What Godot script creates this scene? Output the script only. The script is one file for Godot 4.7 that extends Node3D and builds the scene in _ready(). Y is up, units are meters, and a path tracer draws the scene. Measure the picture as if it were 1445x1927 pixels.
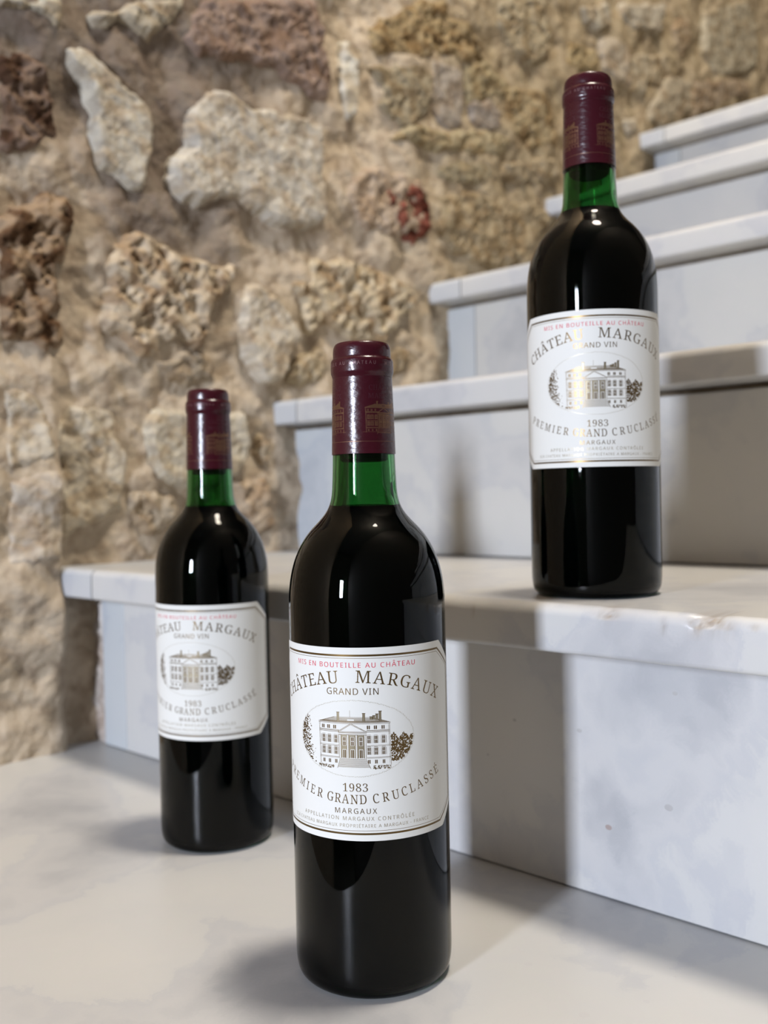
extends Node3D
# Three bottles of red wine on a marble stair beside a rough stone wall.
# World: metres, y up, the camera looks along -z. Everything built into the house (stair, walls, lamps)
# lives in the house frame: local x runs along the step edges, y up, local -z climbs the stair.

const RUN := 0.26577
const RISE := 0.16713
const SLAB := 0.02654
const OVERHANG := 0.03357
const WIDTH := 1.45
const BACK := 3.0          # the wall behind the camera stands at local z = +BACK
const TOP := 2.75

var house := Transform3D(Basis(Vector3.UP, deg_to_rad(-44.4185)), Vector3(-0.30025, 0.0, -0.91677))
var used := {}
var wall: MeshInstance3D
var marble: StandardMaterial3D
var stone_mats := []
var glyphs := {}
var n_low: FastNoiseLite
var n_mid: FastNoiseLite
var n_hi: FastNoiseLite
var n_cell: FastNoiseLite


func _ready() -> void:
	# ---- camera
	var cam := Camera3D.new()
	cam.name = "camera"
	cam.keep_aspect = Camera3D.KEEP_HEIGHT
	var lens := CameraAttributesPhysical.new()
	lens.frustum_focal_length = 24.0 / 2.0 / (963.5 / 1880.04)
	lens.frustum_focus_distance = 0.448
	lens.frustum_near = 0.02
	lens.frustum_far = 50.0
	lens.exposure_aperture = 5.6
	cam.attributes = lens
	cam.fov = rad_to_deg(2.0 * atan(963.5 / 1880.04))
	cam.near = 0.02
	cam.far = 50.0
	cam.transform = Transform3D(Basis(Vector3.RIGHT, deg_to_rad(-0.95578)) * Basis(Vector3.BACK, deg_to_rad(-1.20079)), Vector3(0.0, 0.22725, 0.0))
	add_child(cam)
	cam.current = true
	# ---- surroundings: an enclosed stairwell, so the sky stays dark
	var env := Environment.new()
	env.background_mode = Environment.BG_COLOR
	env.background_color = Color(0, 0, 0)
	env.tonemap_mode = Environment.TONE_MAPPER_LINEAR
	env.tonemap_exposure = 1.0
	env.sdfgi_enabled = true
	env.ssao_enabled = true
	env.ssil_enabled = true
	var around := WorldEnvironment.new()
	around.name = "environment"
	around.environment = env
	add_child(around)
	# ---- daylight through the narrow window at the foot of the stair
	var day := AreaLight3D.new()
	day.name = "window_daylight"
	day.area_size = Vector2(0.24, 0.7)
	day.light_color = Color8(227, 235, 252)
	day.light_energy = 12.4
	day.area_range = 12.0
	day.shadow_enabled = true
	day.transform = house * Transform3D(Basis(), Vector3(0.935, 0.64, BACK - 0.02))
	add_child(day)
	# ---- ceiling lamp over the stair
	pendant_lamp(Vector3(0.74, 2.42, -0.24), 1.9)

	make_noises()
	make_materials()
	build_room()
	build_stone_wall()
	build_stairs()
	build_bottles()


# ------------------------------------------------------------------ naming

func numbered(called: String, parent: Node) -> String:
	var key := "%d/%s" % [parent.get_instance_id(), called]
	var n: int = used.get(key, 0)
	used[key] = n + 1
	return called if n == 0 else "%s_%03d" % [called, n]


func put(called: String, mesh: Mesh, m: Material, parent: Node) -> MeshInstance3D:
	var o := MeshInstance3D.new()
	o.name = numbered(called, parent)
	o.mesh = mesh
	o.material_override = m
	parent.add_child(o, true)
	return o


func thing(called: String, label: String, category: String, at: Transform3D, group := "") -> Node3D:
	var o := Node3D.new()
	o.name = numbered(called, self)
	o.transform = at
	tag(o, label, category, group)
	add_child(o, true)
	return o


func tag(o: Node, label: String, category: String, group := "") -> void:
	o.set_meta("label", label)
	o.set_meta("category", category)
	if group:
		o.set_meta("group", group)


func structure(called: String, mesh: Mesh, m: Material, label: String, category: String) -> MeshInstance3D:
	var o := put(called, mesh, m, self)
	o.transform = house
	o.set_meta("kind", "structure")
	tag(o, label, category)
	return o


# ------------------------------------------------------------------ materials

func noise(s: int, freq: float, octaves := 3, type := FastNoiseLite.TYPE_SIMPLEX_SMOOTH) -> FastNoiseLite:
	var n := FastNoiseLite.new()
	n.noise_type = type
	n.seed = s
	n.frequency = freq
	n.fractal_type = FastNoiseLite.FRACTAL_FBM if octaves > 1 else FastNoiseLite.FRACTAL_NONE
	n.fractal_octaves = octaves
	return n


func make_noises() -> void:
	n_low = noise(11, 9.0, 3)
	n_mid = noise(12, 26.0, 3)
	n_hi = noise(13, 95.0, 2)
	n_cell = noise(14, 62.0, 1, FastNoiseLite.TYPE_CELLULAR)
	n_cell.cellular_return_type = FastNoiseLite.RETURN_DISTANCE
	n_cell.cellular_jitter = 1.0


func noise_texture(n: FastNoiseLite, side: int, stops: Array) -> NoiseTexture2D:
	var t := NoiseTexture2D.new()
	t.width = side
	t.height = side
	t.seamless = true
	t.noise = n
	if stops:
		var g := Gradient.new()
		var at := PackedFloat32Array()
		var cs := PackedColorArray()
		for s in stops:
			at.append(s[0])
			cs.append(s[1])
		g.offsets = at
		g.colors = cs
		t.color_ramp = g
	return t


func plain(c: Color, rough: float, metal := 0.0) -> StandardMaterial3D:
	var m := StandardMaterial3D.new()
	m.albedo_color = c
	m.roughness = rough
	m.metallic = metal
	return m


func make_materials() -> void:
	# white marble with soft grey clouds and thin veins
	var vein := noise(31, 0.0035, 5)
	vein.domain_warp_enabled = true
	vein.domain_warp_amplitude = 70.0
	vein.domain_warp_frequency = 0.006
	marble = plain(Color8(208, 208, 208), 0.36)
	marble.albedo_texture = noise_texture(vein, 1024, [[0.0, Color8(188, 190, 194)], [0.2, Color8(212, 213, 215)], [0.36, Color8(226, 226, 226)], [0.46, Color8(219, 220, 222)], [0.52, Color8(230, 230, 228)], [1.0, Color8(236, 235, 231)]])
	marble.uv1_triplanar = true
	marble.uv1_scale = Vector3(1.6, 1.6, 1.6)
	marble.uv1_triplanar_sharpness = 6.0
	marble.metallic_specular = 0.5
	marble.vertex_color_use_as_albedo = true
	# stone and mortar: colour per vertex, times a grain that covers the wall
	var grain := noise_texture(noise(41, 0.012, 5), 1024, [[0.0, Color8(170, 160, 150)], [0.4, Color8(226, 222, 216)], [0.6, Color8(240, 238, 234)], [1.0, Color8(255, 255, 252)]])
	var bumps := noise_texture(noise(42, 0.02, 5), 1024, [])
	for k in 2:
		var m := plain(Color(1, 1, 1), 0.92)
		m.vertex_color_use_as_albedo = true
		m.albedo_texture = grain
		m.uv1_triplanar = true
		m.uv1_scale = Vector3.ONE * [3.0, 4.3][k]
		m.heightmap_enabled = true
		m.heightmap_texture = bumps
		m.heightmap_scale = [0.16, 0.14][k]
		m.metallic_specular = 0.25
		stone_mats.append(m)


# ------------------------------------------------------------------ mesh helpers

func quads(pos: PackedVector3Array, nx: int, ny: int, col := PackedColorArray(), flip := false, keep := PackedByteArray()) -> ArrayMesh:
	# a grid of nx by ny points, row after row, with smooth normals
	var nor := PackedVector3Array()
	nor.resize(pos.size())
	var idx := PackedInt32Array()
	for j in ny:
		for i in nx:
			var a := pos[j * nx + mini(i + 1, nx - 1)] - pos[j * nx + maxi(i - 1, 0)]
			var b := pos[mini(j + 1, ny - 1) * nx + i] - pos[maxi(j - 1, 0) * nx + i]
			var n := a.cross(b).normalized()
			nor[j * nx + i] = -n if flip else n
	for j in ny - 1:
		for i in nx - 1:
			var p := j * nx + i
			if keep and not (keep[p] or keep[p + 1] or keep[p + nx] or keep[p + nx + 1]):
				continue
			if flip:
				idx.append_array([p, p + 1, p + nx + 1, p, p + nx + 1, p + nx])
			else:
				idx.append_array([p, p + nx + 1, p + 1, p, p + nx, p + nx + 1])
	var arr := []
	arr.resize(Mesh.ARRAY_MAX)
	arr[Mesh.ARRAY_VERTEX] = pos
	arr[Mesh.ARRAY_NORMAL] = nor
	if col:
		arr[Mesh.ARRAY_COLOR] = col
	arr[Mesh.ARRAY_INDEX] = idx
	var m := ArrayMesh.new()
	m.add_surface_from_arrays(Mesh.PRIMITIVE_TRIANGLES, arr)
	return m


func box(st: SurfaceTool, lo: Vector3, hi: Vector3) -> void:
	var b := BoxMesh.new()
	b.size = hi - lo
	st.append_from(b, 0, Transform3D(Basis(), (lo + hi) / 2.0))


func boxes(list: Array) -> ArrayMesh:
	var st := SurfaceTool.new()
	for b in list:
		box(st, b[0], b[1])
	return st.commit()


func lathe(prof: PackedVector2Array, segs: int, v_lo := 0.0, v_hi := 1.0) -> ArrayMesh:
	# prof: (radius, height), the outside of the material to the right of the direction of travel; equal points make a crease
	var n := prof.size()
	var pn := PackedVector2Array()
	for j in n:
		var t := Vector2.ZERO
		if j > 0 and not prof[j].is_equal_approx(prof[j - 1]):
			t += (prof[j] - prof[j - 1]).normalized()
		if j < n - 1 and not prof[j].is_equal_approx(prof[j + 1]):
			t += (prof[j + 1] - prof[j]).normalized()
		pn.append(Vector2(t.y, -t.x).normalized())
	var pos := PackedVector3Array()
	var nor := PackedVector3Array()
	var uv := PackedVector2Array()
	var idx := PackedInt32Array()
	for i in segs + 1:
		var a := -PI + TAU * i / segs
		var d := Vector3(sin(a), 0, cos(a))
		for j in n:
			pos.append(d * prof[j].x + Vector3.UP * prof[j].y)
			nor.append(d * pn[j].x + Vector3.UP * pn[j].y)
			uv.append(Vector2(float(i) / segs, 1.0 - (prof[j].y - v_lo) / (v_hi - v_lo)))
	for i in segs:
		for j in n - 1:
			var p := i * n + j
			idx.append_array([p, p + 1, p + n + 1, p, p + n + 1, p + n])
	var arr := []
	arr.resize(Mesh.ARRAY_MAX)
	arr[Mesh.ARRAY_VERTEX] = pos
	arr[Mesh.ARRAY_NORMAL] = nor
	arr[Mesh.ARRAY_TEX_UV] = uv
	arr[Mesh.ARRAY_INDEX] = idx
	var m := ArrayMesh.new()
	m.add_surface_from_arrays(Mesh.PRIMITIVE_TRIANGLES, arr)
	return m


func smooth(pts: PackedVector2Array, steps: int) -> PackedVector2Array:
	# Catmull-Rom through the points
	var out := PackedVector2Array()
	var n := pts.size()
	for k in n - 1:
		for s in steps:
			out.append(pts[k].cubic_interpolate(pts[k + 1], pts[maxi(k - 1, 0)], pts[mini(k + 2, n - 1)], float(s) / steps))
	out.append(pts[n - 1])
	return out


func mm(list: Array) -> PackedVector2Array:
	var out := PackedVector2Array()
	for k in range(0, list.size(), 2):
		out.append(Vector2(list[k], list[k + 1]) * 0.001)
	return out


# ------------------------------------------------------------------ lamps and room

func pendant_lamp(at: Vector3, energy: float) -> void:
	var t := thing("pendant_lamp", "small round glass pendant lamp hanging over the marble stair", "lamp", house * Transform3D(Basis(), at))
	var glow := plain(Color8(255, 246, 230), 0.4)
	glow.emission_enabled = true
	glow.emission = Color8(255, 243, 226)
	glow.emission_energy_multiplier = 52.0
	var globe := SphereMesh.new()
	globe.radius = 0.17
	globe.height = 0.34
	put("glowing_globe", globe, glow, t)
	var brass := plain(Color8(120, 100, 70), 0.4, 1.0)
	put("socket", lathe(mm([0, 166, 30, 166, 32, 180, 20, 200, 4, 206, 0, 206]), 24), brass, t)
	put("cord", lathe(mm([0, 206, 2.5, 206, 2.5, (TOP - at.y) * 1000.0, 0, (TOP - at.y) * 1000.0]), 8), plain(Color8(40, 36, 32), 0.8), t)
	var l := OmniLight3D.new()
	l.name = "pendant_light"
	l.light_color = Color8(255, 245, 230)
	l.light_energy = energy
	l.light_size = 0.15
	l.omni_range = 12.0
	l.omni_attenuation = 2.0
	l.shadow_enabled = true
	t.add_child(l)


func build_room() -> void:
	var plaster := plain(Color8(72, 68, 64), 0.95)
	structure("wall_right", boxes([[Vector3(WIDTH, -1.3, -3.4), Vector3(WIDTH + 0.25, TOP, BACK + 0.25)]]), plaster, "plain plastered wall along the open side of the stair", "wall")
	structure("wall_far", boxes([[Vector3(-0.3, -0.3, -3.65), Vector3(WIDTH + 0.25, TOP, -3.4)]]), plaster, "plain plastered wall closing the landing above", "wall")
	structure("ceiling", boxes([[Vector3(-0.3, TOP, -3.65), Vector3(WIDTH + 0.25, TOP + 0.2, BACK + 0.25)]]), plaster, "plain plastered ceiling over the stair", "ceiling")
	var a := 0.935 - 0.135
	var b := 0.935 + 0.135
	structure("wall_back", boxes([[Vector3(-0.3, -1.3, BACK), Vector3(a, TOP, BACK + 0.25)], [Vector3(b, -1.3, BACK), Vector3(WIDTH + 0.25, TOP, BACK + 0.25)],
		[Vector3(a, -1.3, BACK), Vector3(b, 0.25, BACK + 0.25)], [Vector3(a, 1.03, BACK), Vector3(b, TOP, BACK + 0.25)]]), plaster, "plain plastered wall at the foot of the stair around a narrow window", "wall")
	var frame := structure("window_1", boxes([[Vector3(a, 0.25, BACK), Vector3(a + 0.015, 1.03, BACK + 0.04)], [Vector3(b - 0.015, 0.25, BACK), Vector3(b, 1.03, BACK + 0.04)],
		[Vector3(a, 0.25, BACK), Vector3(b, 0.265, BACK + 0.04)], [Vector3(a, 1.015, BACK), Vector3(b, 1.03, BACK + 0.04)]]), plain(Color8(90, 74, 58), 0.6), "narrow window at the foot of the stair", "window")
	var pane := plain(Color8(235, 240, 250), 0.3)
	pane.emission_enabled = true
	pane.emission = Color8(227, 235, 252)
	pane.emission_energy_multiplier = 2.0
	put("pane", boxes([[Vector3(a + 0.015, 0.265, BACK + 0.015), Vector3(b - 0.015, 1.015, BACK + 0.02)]]), pane, frame)
	# the marble landing on which two of the bottles stand
	var fl := structure("floor", slab(-0.03, WIDTH, 0.0, 0.272, 0.335, 0.05), marble, "broad white marble slab at the foot of the visible steps", "floor")
	structure("floor", boxes([[Vector3(-0.3, -1.3, -0.06), Vector3(WIDTH + 0.25, -1.0, BACK + 0.25)]]), plain(Color8(96, 90, 84), 0.9), "dark stone floor below the marble slab", "floor")
	structure("wall_below", boxes([[Vector3(-0.3, -1.0, -0.06), Vector3(WIDTH + 0.25, -SLAB - 0.0005, 0.235)]]), plain(Color8(120, 112, 104), 0.9), "masonry carrying the marble slab", "wall")
	var speck := plain(Color8(186, 185, 184), 0.4)
	for s in [[0.499, 0.0142, 1.3], [0.568, 0.058, 2.2], [0.614, 0.080, 2.6], [0.628, 0.052, 1.6], [0.626, 0.023, 1.0], [0.182, 0.038, 3.0]]:
		var q := speck_mesh(s[2] * 0.001)
		var o := put("marble_speck", q, speck, fl)
		o.position = Vector3(s[0], 0.0, s[1])
		o.rotation.y = s[0] * 40.0


func speck_mesh(r: float) -> ArrayMesh:
	# a small dark inclusion, a thin lens flush with the stone
	var prof := PackedVector2Array([Vector2(r, 0.0), Vector2(r * 0.6, 0.00005), Vector2(0, 0.00008)])
	return lathe(prof, 9)


# ------------------------------------------------------------------ the stone wall

func mortar(s: float, y: float) -> float:
	var h := -0.009 + 0.011 * n_low.get_noise_2d(s, y)
	h += 0.0020 * n_mid.get_noise_2d(s * 0.55 + y * 0.3, y * 0.9 - s * 0.25)
	h += 0.0011 * n_hi.get_noise_2d(s * 0.8, y)
	h += 0.02 * smoothstep(0.012, -0.004, s) * smoothstep(0.5, 0.2, y)   # the plaster swells below the first step
	return h


func mortar_colour_and_shade(s: float, y: float) -> Color:
	var k := 0.5 + 0.5 * n_low.get_noise_2d(s * 0.7 + 7.0, y * 0.7)
	var c := Color8(188, 174, 156).lerp(Color8(202, 188, 168), clampf(k * 1.4 - 0.2, 0, 1))
	c = c.lerp(Color8(110, 99, 91), 0.75 * smoothstep(0.44, 0.60, y + 0.12 * n_low.get_noise_2d(s * 0.6, y * 0.6 + 5.0)) * smoothstep(0.36, 0.16, s))  # dimmer light high on the left, painted into the mortar colour
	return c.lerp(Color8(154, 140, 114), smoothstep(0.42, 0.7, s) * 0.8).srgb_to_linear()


func build_stone_wall() -> void:
	var s0 := -0.16
	var s1 := 1.76
	var y0 := -0.03
	var y1 := 1.36
	var st := 0.0032
	var nx := int((s1 - s0) / st) + 1
	var ny := int((y1 - y0) / st) + 1
	var pos := PackedVector3Array()
	var col := PackedColorArray()
	for j in ny:
		var y := y0 + j * st
		for i in nx:
			var s := s0 + i * st
			pos.append(Vector3(mortar(s, y), y, -s))
			col.append(mortar_colour_and_shade(s, y))
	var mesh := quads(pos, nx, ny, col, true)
	# the plain rest of the wall and its thickness
	var rest := boxes([[Vector3(-0.3, -1.3, -3.65), Vector3(-0.06, TOP, BACK + 0.25)], [Vector3(-0.07, -1.3, 0.15), Vector3(-0.012, TOP, BACK)], [Vector3(-0.07, -0.3, -3.4), Vector3(-0.012, TOP, -s1 + 0.01)],
		[Vector3(-0.07, y1 - 0.01, -s1), Vector3(-0.012, TOP, 0.16)], [Vector3(-0.07, -0.3, -s1), Vector3(-0.02, y0 + 0.01, 0.16)]])
	var arr := rest.surface_get_arrays(0)
	var cols := PackedColorArray()
	cols.resize(arr[Mesh.ARRAY_VERTEX].size())
	cols.fill(Color8(176, 158, 136).srgb_to_linear())
	arr[Mesh.ARRAY_COLOR] = cols
	mesh.add_surface_from_arrays(Mesh.PRIMITIVE_TRIANGLES, arr)
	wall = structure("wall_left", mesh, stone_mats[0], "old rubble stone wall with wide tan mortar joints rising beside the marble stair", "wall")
	all_stones()


func stone(pts: Array, c: Color, style: int, relief: float) -> void:
	# style 0 dressed and nearly smooth, 1 rough, 2 pitted, 3 deeply pitted and stained dark
	c = c.lerp(Color(c.get_luminance(), c.get_luminance(), c.get_luminance()), 0.26)
	var poly := PackedVector2Array()
	var lo := Vector2(9, 9)
	var hi := Vector2(-9, -9)
	for k in range(0, pts.size(), 2):
		var p := Vector2(pts[k], pts[k + 1])
		poly.append(p)
		lo = lo.min(p)
		hi = hi.max(p)
	var pad := 0.008
	lo -= Vector2(pad, pad)
	hi += Vector2(pad, pad)
	var st := 0.0024
	var nx := int((hi.x - lo.x) / st) + 2
	var ny := int((hi.y - lo.y) / st) + 2
	var pos := PackedVector3Array()
	var col := PackedColorArray()
	var keep := PackedByteArray()
	var mid := (lo + hi) * 0.5
	var base := mortar(mid.x, mid.y) * 0.4 - 0.003
	var off := float(wall.get_child_count()) * 3.7
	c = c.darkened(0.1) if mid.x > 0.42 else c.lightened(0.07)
	var tilt := Vector2(n_low.get_noise_1d(off * 5.0), n_low.get_noise_1d(off * 5.0 + 9.0)) * 0.04
	var rough: float = [0.0007, 0.0023, 0.0030, 0.0038][style]
	var lin := c.srgb_to_linear()
	var stain := Color(0.34, 0.26, 0.21) if style == 3 else Color(0.7, 0.61, 0.52) if style == 2 else Color(0.85, 0.78, 0.7)
	var pale := Color(1.1, 1.08, 1.02)
	for j in ny:
		var y := lo.y + j * st
		for i in nx:
			var s := lo.x + i * st
			var p := Vector2(s, y)
			var d := 9.0
			for k in poly.size():
				d = minf(d, p.distance_squared_to(Geometry2D.get_closest_point_to_segment(p, poly[k], poly[(k + 1) % poly.size()])))
			d = sqrt(d)
			if not Geometry2D.is_point_in_polygon(p, poly):
				d = -d
			var wob := n_mid.get_noise_2d(s + off, y)
			d += wob * 0.005 + (0.005 if mid.x > 0.42 and style < 2 else 0.002) + n_hi.get_noise_2d(s, y + off) * 0.0015
			var rise := smoothstep(-0.005, [0.008, 0.011, 0.013, 0.012][style], d)
			var h := base + relief * (0.8 if mid.x > 0.42 else 1.1) + tilt.dot(p - mid) + 0.004 * n_low.get_noise_2d(s * 1.8 + off, y * 2.4)
			var fine := n_hi.get_noise_2d(s + off, y - off)
			h += rough * (wob * 1.1 + fine * 0.5 - absf(n_mid.get_noise_2d(s * 1.7 + off, y * 1.9 + off)) * 0.6)
			if style > 0:
				var cell := n_cell.get_noise_2d(s + off, y) * 0.5 + 0.5
				var where := n_low.get_noise_2d(s * 3.0 + off, y * 3.0)
				h -= (0.003 if style == 1 else 0.006) * smoothstep(0.30, 0.10, cell) * smoothstep(-0.25, 0.2, where)
			var hole := n_cell.get_noise_2d(s * 2.3 - off, y * 2.3) * 0.5 + 0.5
			h -= [0.0015, 0.0035, 0.0045, 0.006][style] * smoothstep(0.2, 0.06, hole) * smoothstep(0.05, 0.3, n_low.get_noise_2d(s * 3.4 - off, y * 3.0 + off))
			h = maxf(h, mortar(s, y) + (0.0012 if mid.x > 0.42 else 0.0025))
			pos.append(Vector3(lerpf(mortar(s, y) - 0.012, h, rise), y, -s))
			keep.append(1 if d > -0.005 else 0)
			var t := n_low.get_noise_2d(s * 3.0 - off, y * 3.4 + off)
			var q := lin
			q = Color(q.r * lerpf(1.0, stain.r, smoothstep(0.0, 0.3, t)), q.g * lerpf(1.0, stain.g, smoothstep(0.0, 0.3, t)), q.b * lerpf(1.0, stain.b, smoothstep(0.0, 0.3, t)))
			q = q.lerp(Color(q.r * pale.r, q.g * pale.g, q.b * pale.b), smoothstep(0.0, 0.4, fine))
			col.append(q)
	put("stone", quads(pos, nx, ny, col, true, keep), stone_mats[1], wall)


func all_stones() -> void:
	stone([0.023, 0.649, 0.048, 0.658, 0.069, 0.641, 0.084, 0.630, 0.106, 0.627, 0.117, 0.613, 0.116, 0.580, 0.107, 0.546, 0.101, 0.532, 0.091, 0.532, 0.057, 0.550, 0.050, 0.568, 0.052, 0.596, 0.041, 0.626, 0.029, 0.636], Color8(186, 178, 162), 0, 0.0070)
	stone([-0.042, 0.632, -0.016, 0.637, 0.005, 0.628, 0.013, 0.612, 0.013, 0.586, 0.017, 0.568, -0.001, 0.550, -0.020, 0.541, -0.044, 0.538], Color8(120, 94, 76), 3, 0.0050)
	stone([-0.040, 0.675, 0.022, 0.696, 0.023, 0.683, 0.019, 0.663, 0.012, 0.663, 0.004, 0.668, -0.016, 0.670, -0.041, 0.666], Color8(168, 162, 146), 0, 0.0050)
	stone([0.049, 0.691, 0.061, 0.700, 0.080, 0.705, 0.104, 0.724, 0.156, 0.742, 0.161, 0.728, 0.137, 0.700, 0.119, 0.683, 0.102, 0.683, 0.080, 0.692, 0.068, 0.681, 0.054, 0.682], Color8(172, 160, 138), 1, 0.0060)
	stone([0.154, 0.698, 0.163, 0.727, 0.187, 0.753, 0.337, 0.804, 0.351, 0.765, 0.361, 0.713, 0.352, 0.687, 0.325, 0.686, 0.271, 0.702, 0.213, 0.695, 0.175, 0.681], Color8(140, 114, 100), 1, 0.0080)
	stone([0.181, 0.654, 0.212, 0.659, 0.240, 0.651, 0.293, 0.661, 0.342, 0.653, 0.345, 0.623, 0.343, 0.598, 0.348, 0.556, 0.336, 0.542, 0.297, 0.530, 0.266, 0.529, 0.244, 0.540, 0.216, 0.545, 0.195, 0.545, 0.168, 0.531, 0.148, 0.535, 0.133, 0.553, 0.136, 0.570, 0.158, 0.591, 0.156, 0.620, 0.164, 0.636], Color8(190, 182, 168), 0, 0.0090)
	stone([0.380, 0.766, 0.394, 0.774, 0.397, 0.757, 0.407, 0.751, 0.410, 0.720, 0.407, 0.684, 0.384, 0.674, 0.378, 0.699, 0.375, 0.735], Color8(205, 202, 190), 0, 0.0050)
	stone([0.377, 0.580, 0.386, 0.601, 0.409, 0.621, 0.446, 0.631, 0.484, 0.631, 0.514, 0.627, 0.528, 0.610, 0.512, 0.560, 0.453, 0.549, 0.416, 0.550, 0.398, 0.565], Color8(205, 182, 158), 1, 0.0060)
	stone([0.445, 0.607, 0.479, 0.621, 0.513, 0.622, 0.535, 0.605, 0.541, 0.584, 0.524, 0.562, 0.501, 0.544, 0.480, 0.551, 0.465, 0.568, 0.449, 0.585], Color8(166, 88, 70), 3, 0.0090)
	stone([-0.046, 0.483, -0.024, 0.495, 0.002, 0.512, 0.022, 0.512, 0.028, 0.501, 0.029, 0.486, 0.021, 0.473, 0.024, 0.455, 0.018, 0.447, 0.007, 0.447, 0.013, 0.432, 0.010, 0.420, 0.015, 0.410, 0.006, 0.401, 0.019, 0.390, 0.019, 0.378, 0.005, 0.366, -0.005, 0.361, -0.020, 0.369, -0.049, 0.366], Color8(152, 122, 90), 3, 0.0090)
	stone([0.054, 0.454, 0.064, 0.468, 0.067, 0.478, 0.080, 0.488, 0.097, 0.494, 0.114, 0.492, 0.129, 0.486, 0.144, 0.477, 0.175, 0.478, 0.215, 0.478, 0.215, 0.460, 0.199, 0.445, 0.183, 0.415, 0.178, 0.392, 0.163, 0.380, 0.145, 0.387, 0.110, 0.369, 0.093, 0.364, 0.074, 0.386, 0.055, 0.387, 0.049, 0.398, 0.057, 0.432], Color8(192, 172, 144), 2, 0.0090)
	stone([0.110, 0.365, 0.145, 0.383, 0.172, 0.379, 0.190, 0.370, 0.188, 0.350, 0.153, 0.343, 0.127, 0.347], Color8(172, 154, 128), 1, 0.0050)
	stone([0.226, 0.456, 0.251, 0.459, 0.267, 0.447, 0.284, 0.438, 0.300, 0.419, 0.307, 0.405, 0.290, 0.390, 0.284, 0.371, 0.274, 0.356, 0.253, 0.349, 0.241, 0.354, 0.228, 0.378, 0.218, 0.402, 0.219, 0.426], Color8(198, 186, 166), 0, 0.0080)
	stone([0.289, 0.470, 0.317, 0.479, 0.320, 0.500, 0.338, 0.507, 0.364, 0.509, 0.391, 0.515, 0.425, 0.506, 0.468, 0.501, 0.499, 0.484, 0.501, 0.459, 0.476, 0.448, 0.451, 0.425, 0.439, 0.412, 0.394, 0.409, 0.367, 0.420, 0.346, 0.422, 0.315, 0.411, 0.305, 0.429, 0.306, 0.448], Color8(192, 174, 142), 2, 0.0090)
	stone([0.309, 0.392, 0.340, 0.402, 0.350, 0.396, 0.344, 0.361, 0.303, 0.350, 0.284, 0.357, 0.294, 0.376], Color8(178, 160, 128), 1, 0.0060)
	stone([0.451, 0.413, 0.481, 0.411, 0.490, 0.395, 0.480, 0.382, 0.448, 0.374], Color8(182, 160, 124), 1, 0.0060)
	stone([-0.048, 0.326, -0.028, 0.329, -0.016, 0.319, -0.006, 0.303, -0.005, 0.291, 0.000, 0.272, -0.008, 0.264, -0.028, 0.260, -0.050, 0.252], Color8(196, 184, 164), 0, 0.0040)
	stone([-0.001, 0.298, 0.017, 0.317, 0.039, 0.319, 0.067, 0.312, 0.073, 0.288, 0.078, 0.271, 0.076, 0.250, 0.072, 0.220, 0.036, 0.205, 0.016, 0.195, 0.008, 0.198, 0.008, 0.225, 0.004, 0.246, 0.008, 0.266, 0.000, 0.276], Color8(202, 190, 167), 0, 0.0050)
	stone([-0.050, 0.248, -0.013, 0.258, 0.002, 0.256, 0.002, 0.236, 0.005, 0.210, 0.005, 0.195, -0.000, 0.175, -0.015, 0.172, -0.052, 0.172], Color8(196, 181, 162), 0, 0.0040)
	stone([0.099, 0.307, 0.116, 0.320, 0.141, 0.319, 0.194, 0.316, 0.222, 0.323, 0.229, 0.306, 0.228, 0.272, 0.213, 0.252, 0.199, 0.249, 0.172, 0.241, 0.139, 0.239, 0.114, 0.247, 0.102, 0.265], Color8(196, 186, 164), 0, 0.0070)
	stone([0.199, 0.247, 0.253, 0.254, 0.259, 0.214, 0.270, 0.188, 0.240, 0.186, 0.216, 0.215], Color8(172, 148, 120), 1, 0.0050)
	stone([0.078, 0.237, 0.108, 0.240, 0.132, 0.232, 0.138, 0.215, 0.122, 0.194, 0.094, 0.192, 0.077, 0.219], Color8(176, 158, 132), 1, 0.0050)
	stone([0.233, 0.307, 0.254, 0.302, 0.261, 0.273, 0.261, 0.255, 0.242, 0.261], Color8(182, 162, 132), 1, 0.0050)
	stone([0.423, 0.801, 0.446, 0.814, 0.492, 0.854, 0.569, 0.881, 0.581, 0.867, 0.611, 0.865, 0.630, 0.856, 0.648, 0.844, 0.654, 0.823, 0.603, 0.804, 0.555, 0.800, 0.520, 0.780, 0.490, 0.775, 0.434, 0.758, 0.427, 0.781], Color8(178, 152, 106), 2, 0.0060)
	stone([0.431, 0.750, 0.490, 0.773, 0.540, 0.782, 0.539, 0.733, 0.527, 0.714, 0.492, 0.691, 0.460, 0.694, 0.445, 0.708, 0.449, 0.734], Color8(172, 157, 126), 1, 0.0040)
	stone([0.542, 0.788, 0.594, 0.800, 0.603, 0.789, 0.608, 0.755, 0.604, 0.724, 0.576, 0.710, 0.558, 0.715, 0.544, 0.734, 0.542, 0.760], Color8(182, 170, 156), 0, 0.0040)
	stone([0.609, 0.806, 0.654, 0.823, 0.693, 0.810, 0.707, 0.793, 0.679, 0.778, 0.646, 0.769, 0.614, 0.748, 0.607, 0.774], Color8(174, 156, 116), 1, 0.0050)
	stone([0.620, 0.754, 0.659, 0.770, 0.682, 0.758, 0.685, 0.738, 0.651, 0.726, 0.623, 0.735], Color8(178, 165, 152), 0, 0.0030)
	stone([0.460, 0.670, 0.490, 0.696, 0.529, 0.702, 0.576, 0.708, 0.619, 0.722, 0.684, 0.732, 0.711, 0.724, 0.690, 0.699, 0.612, 0.685, 0.540, 0.676, 0.489, 0.670], Color8(182, 165, 126), 1, 0.0060)
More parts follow.
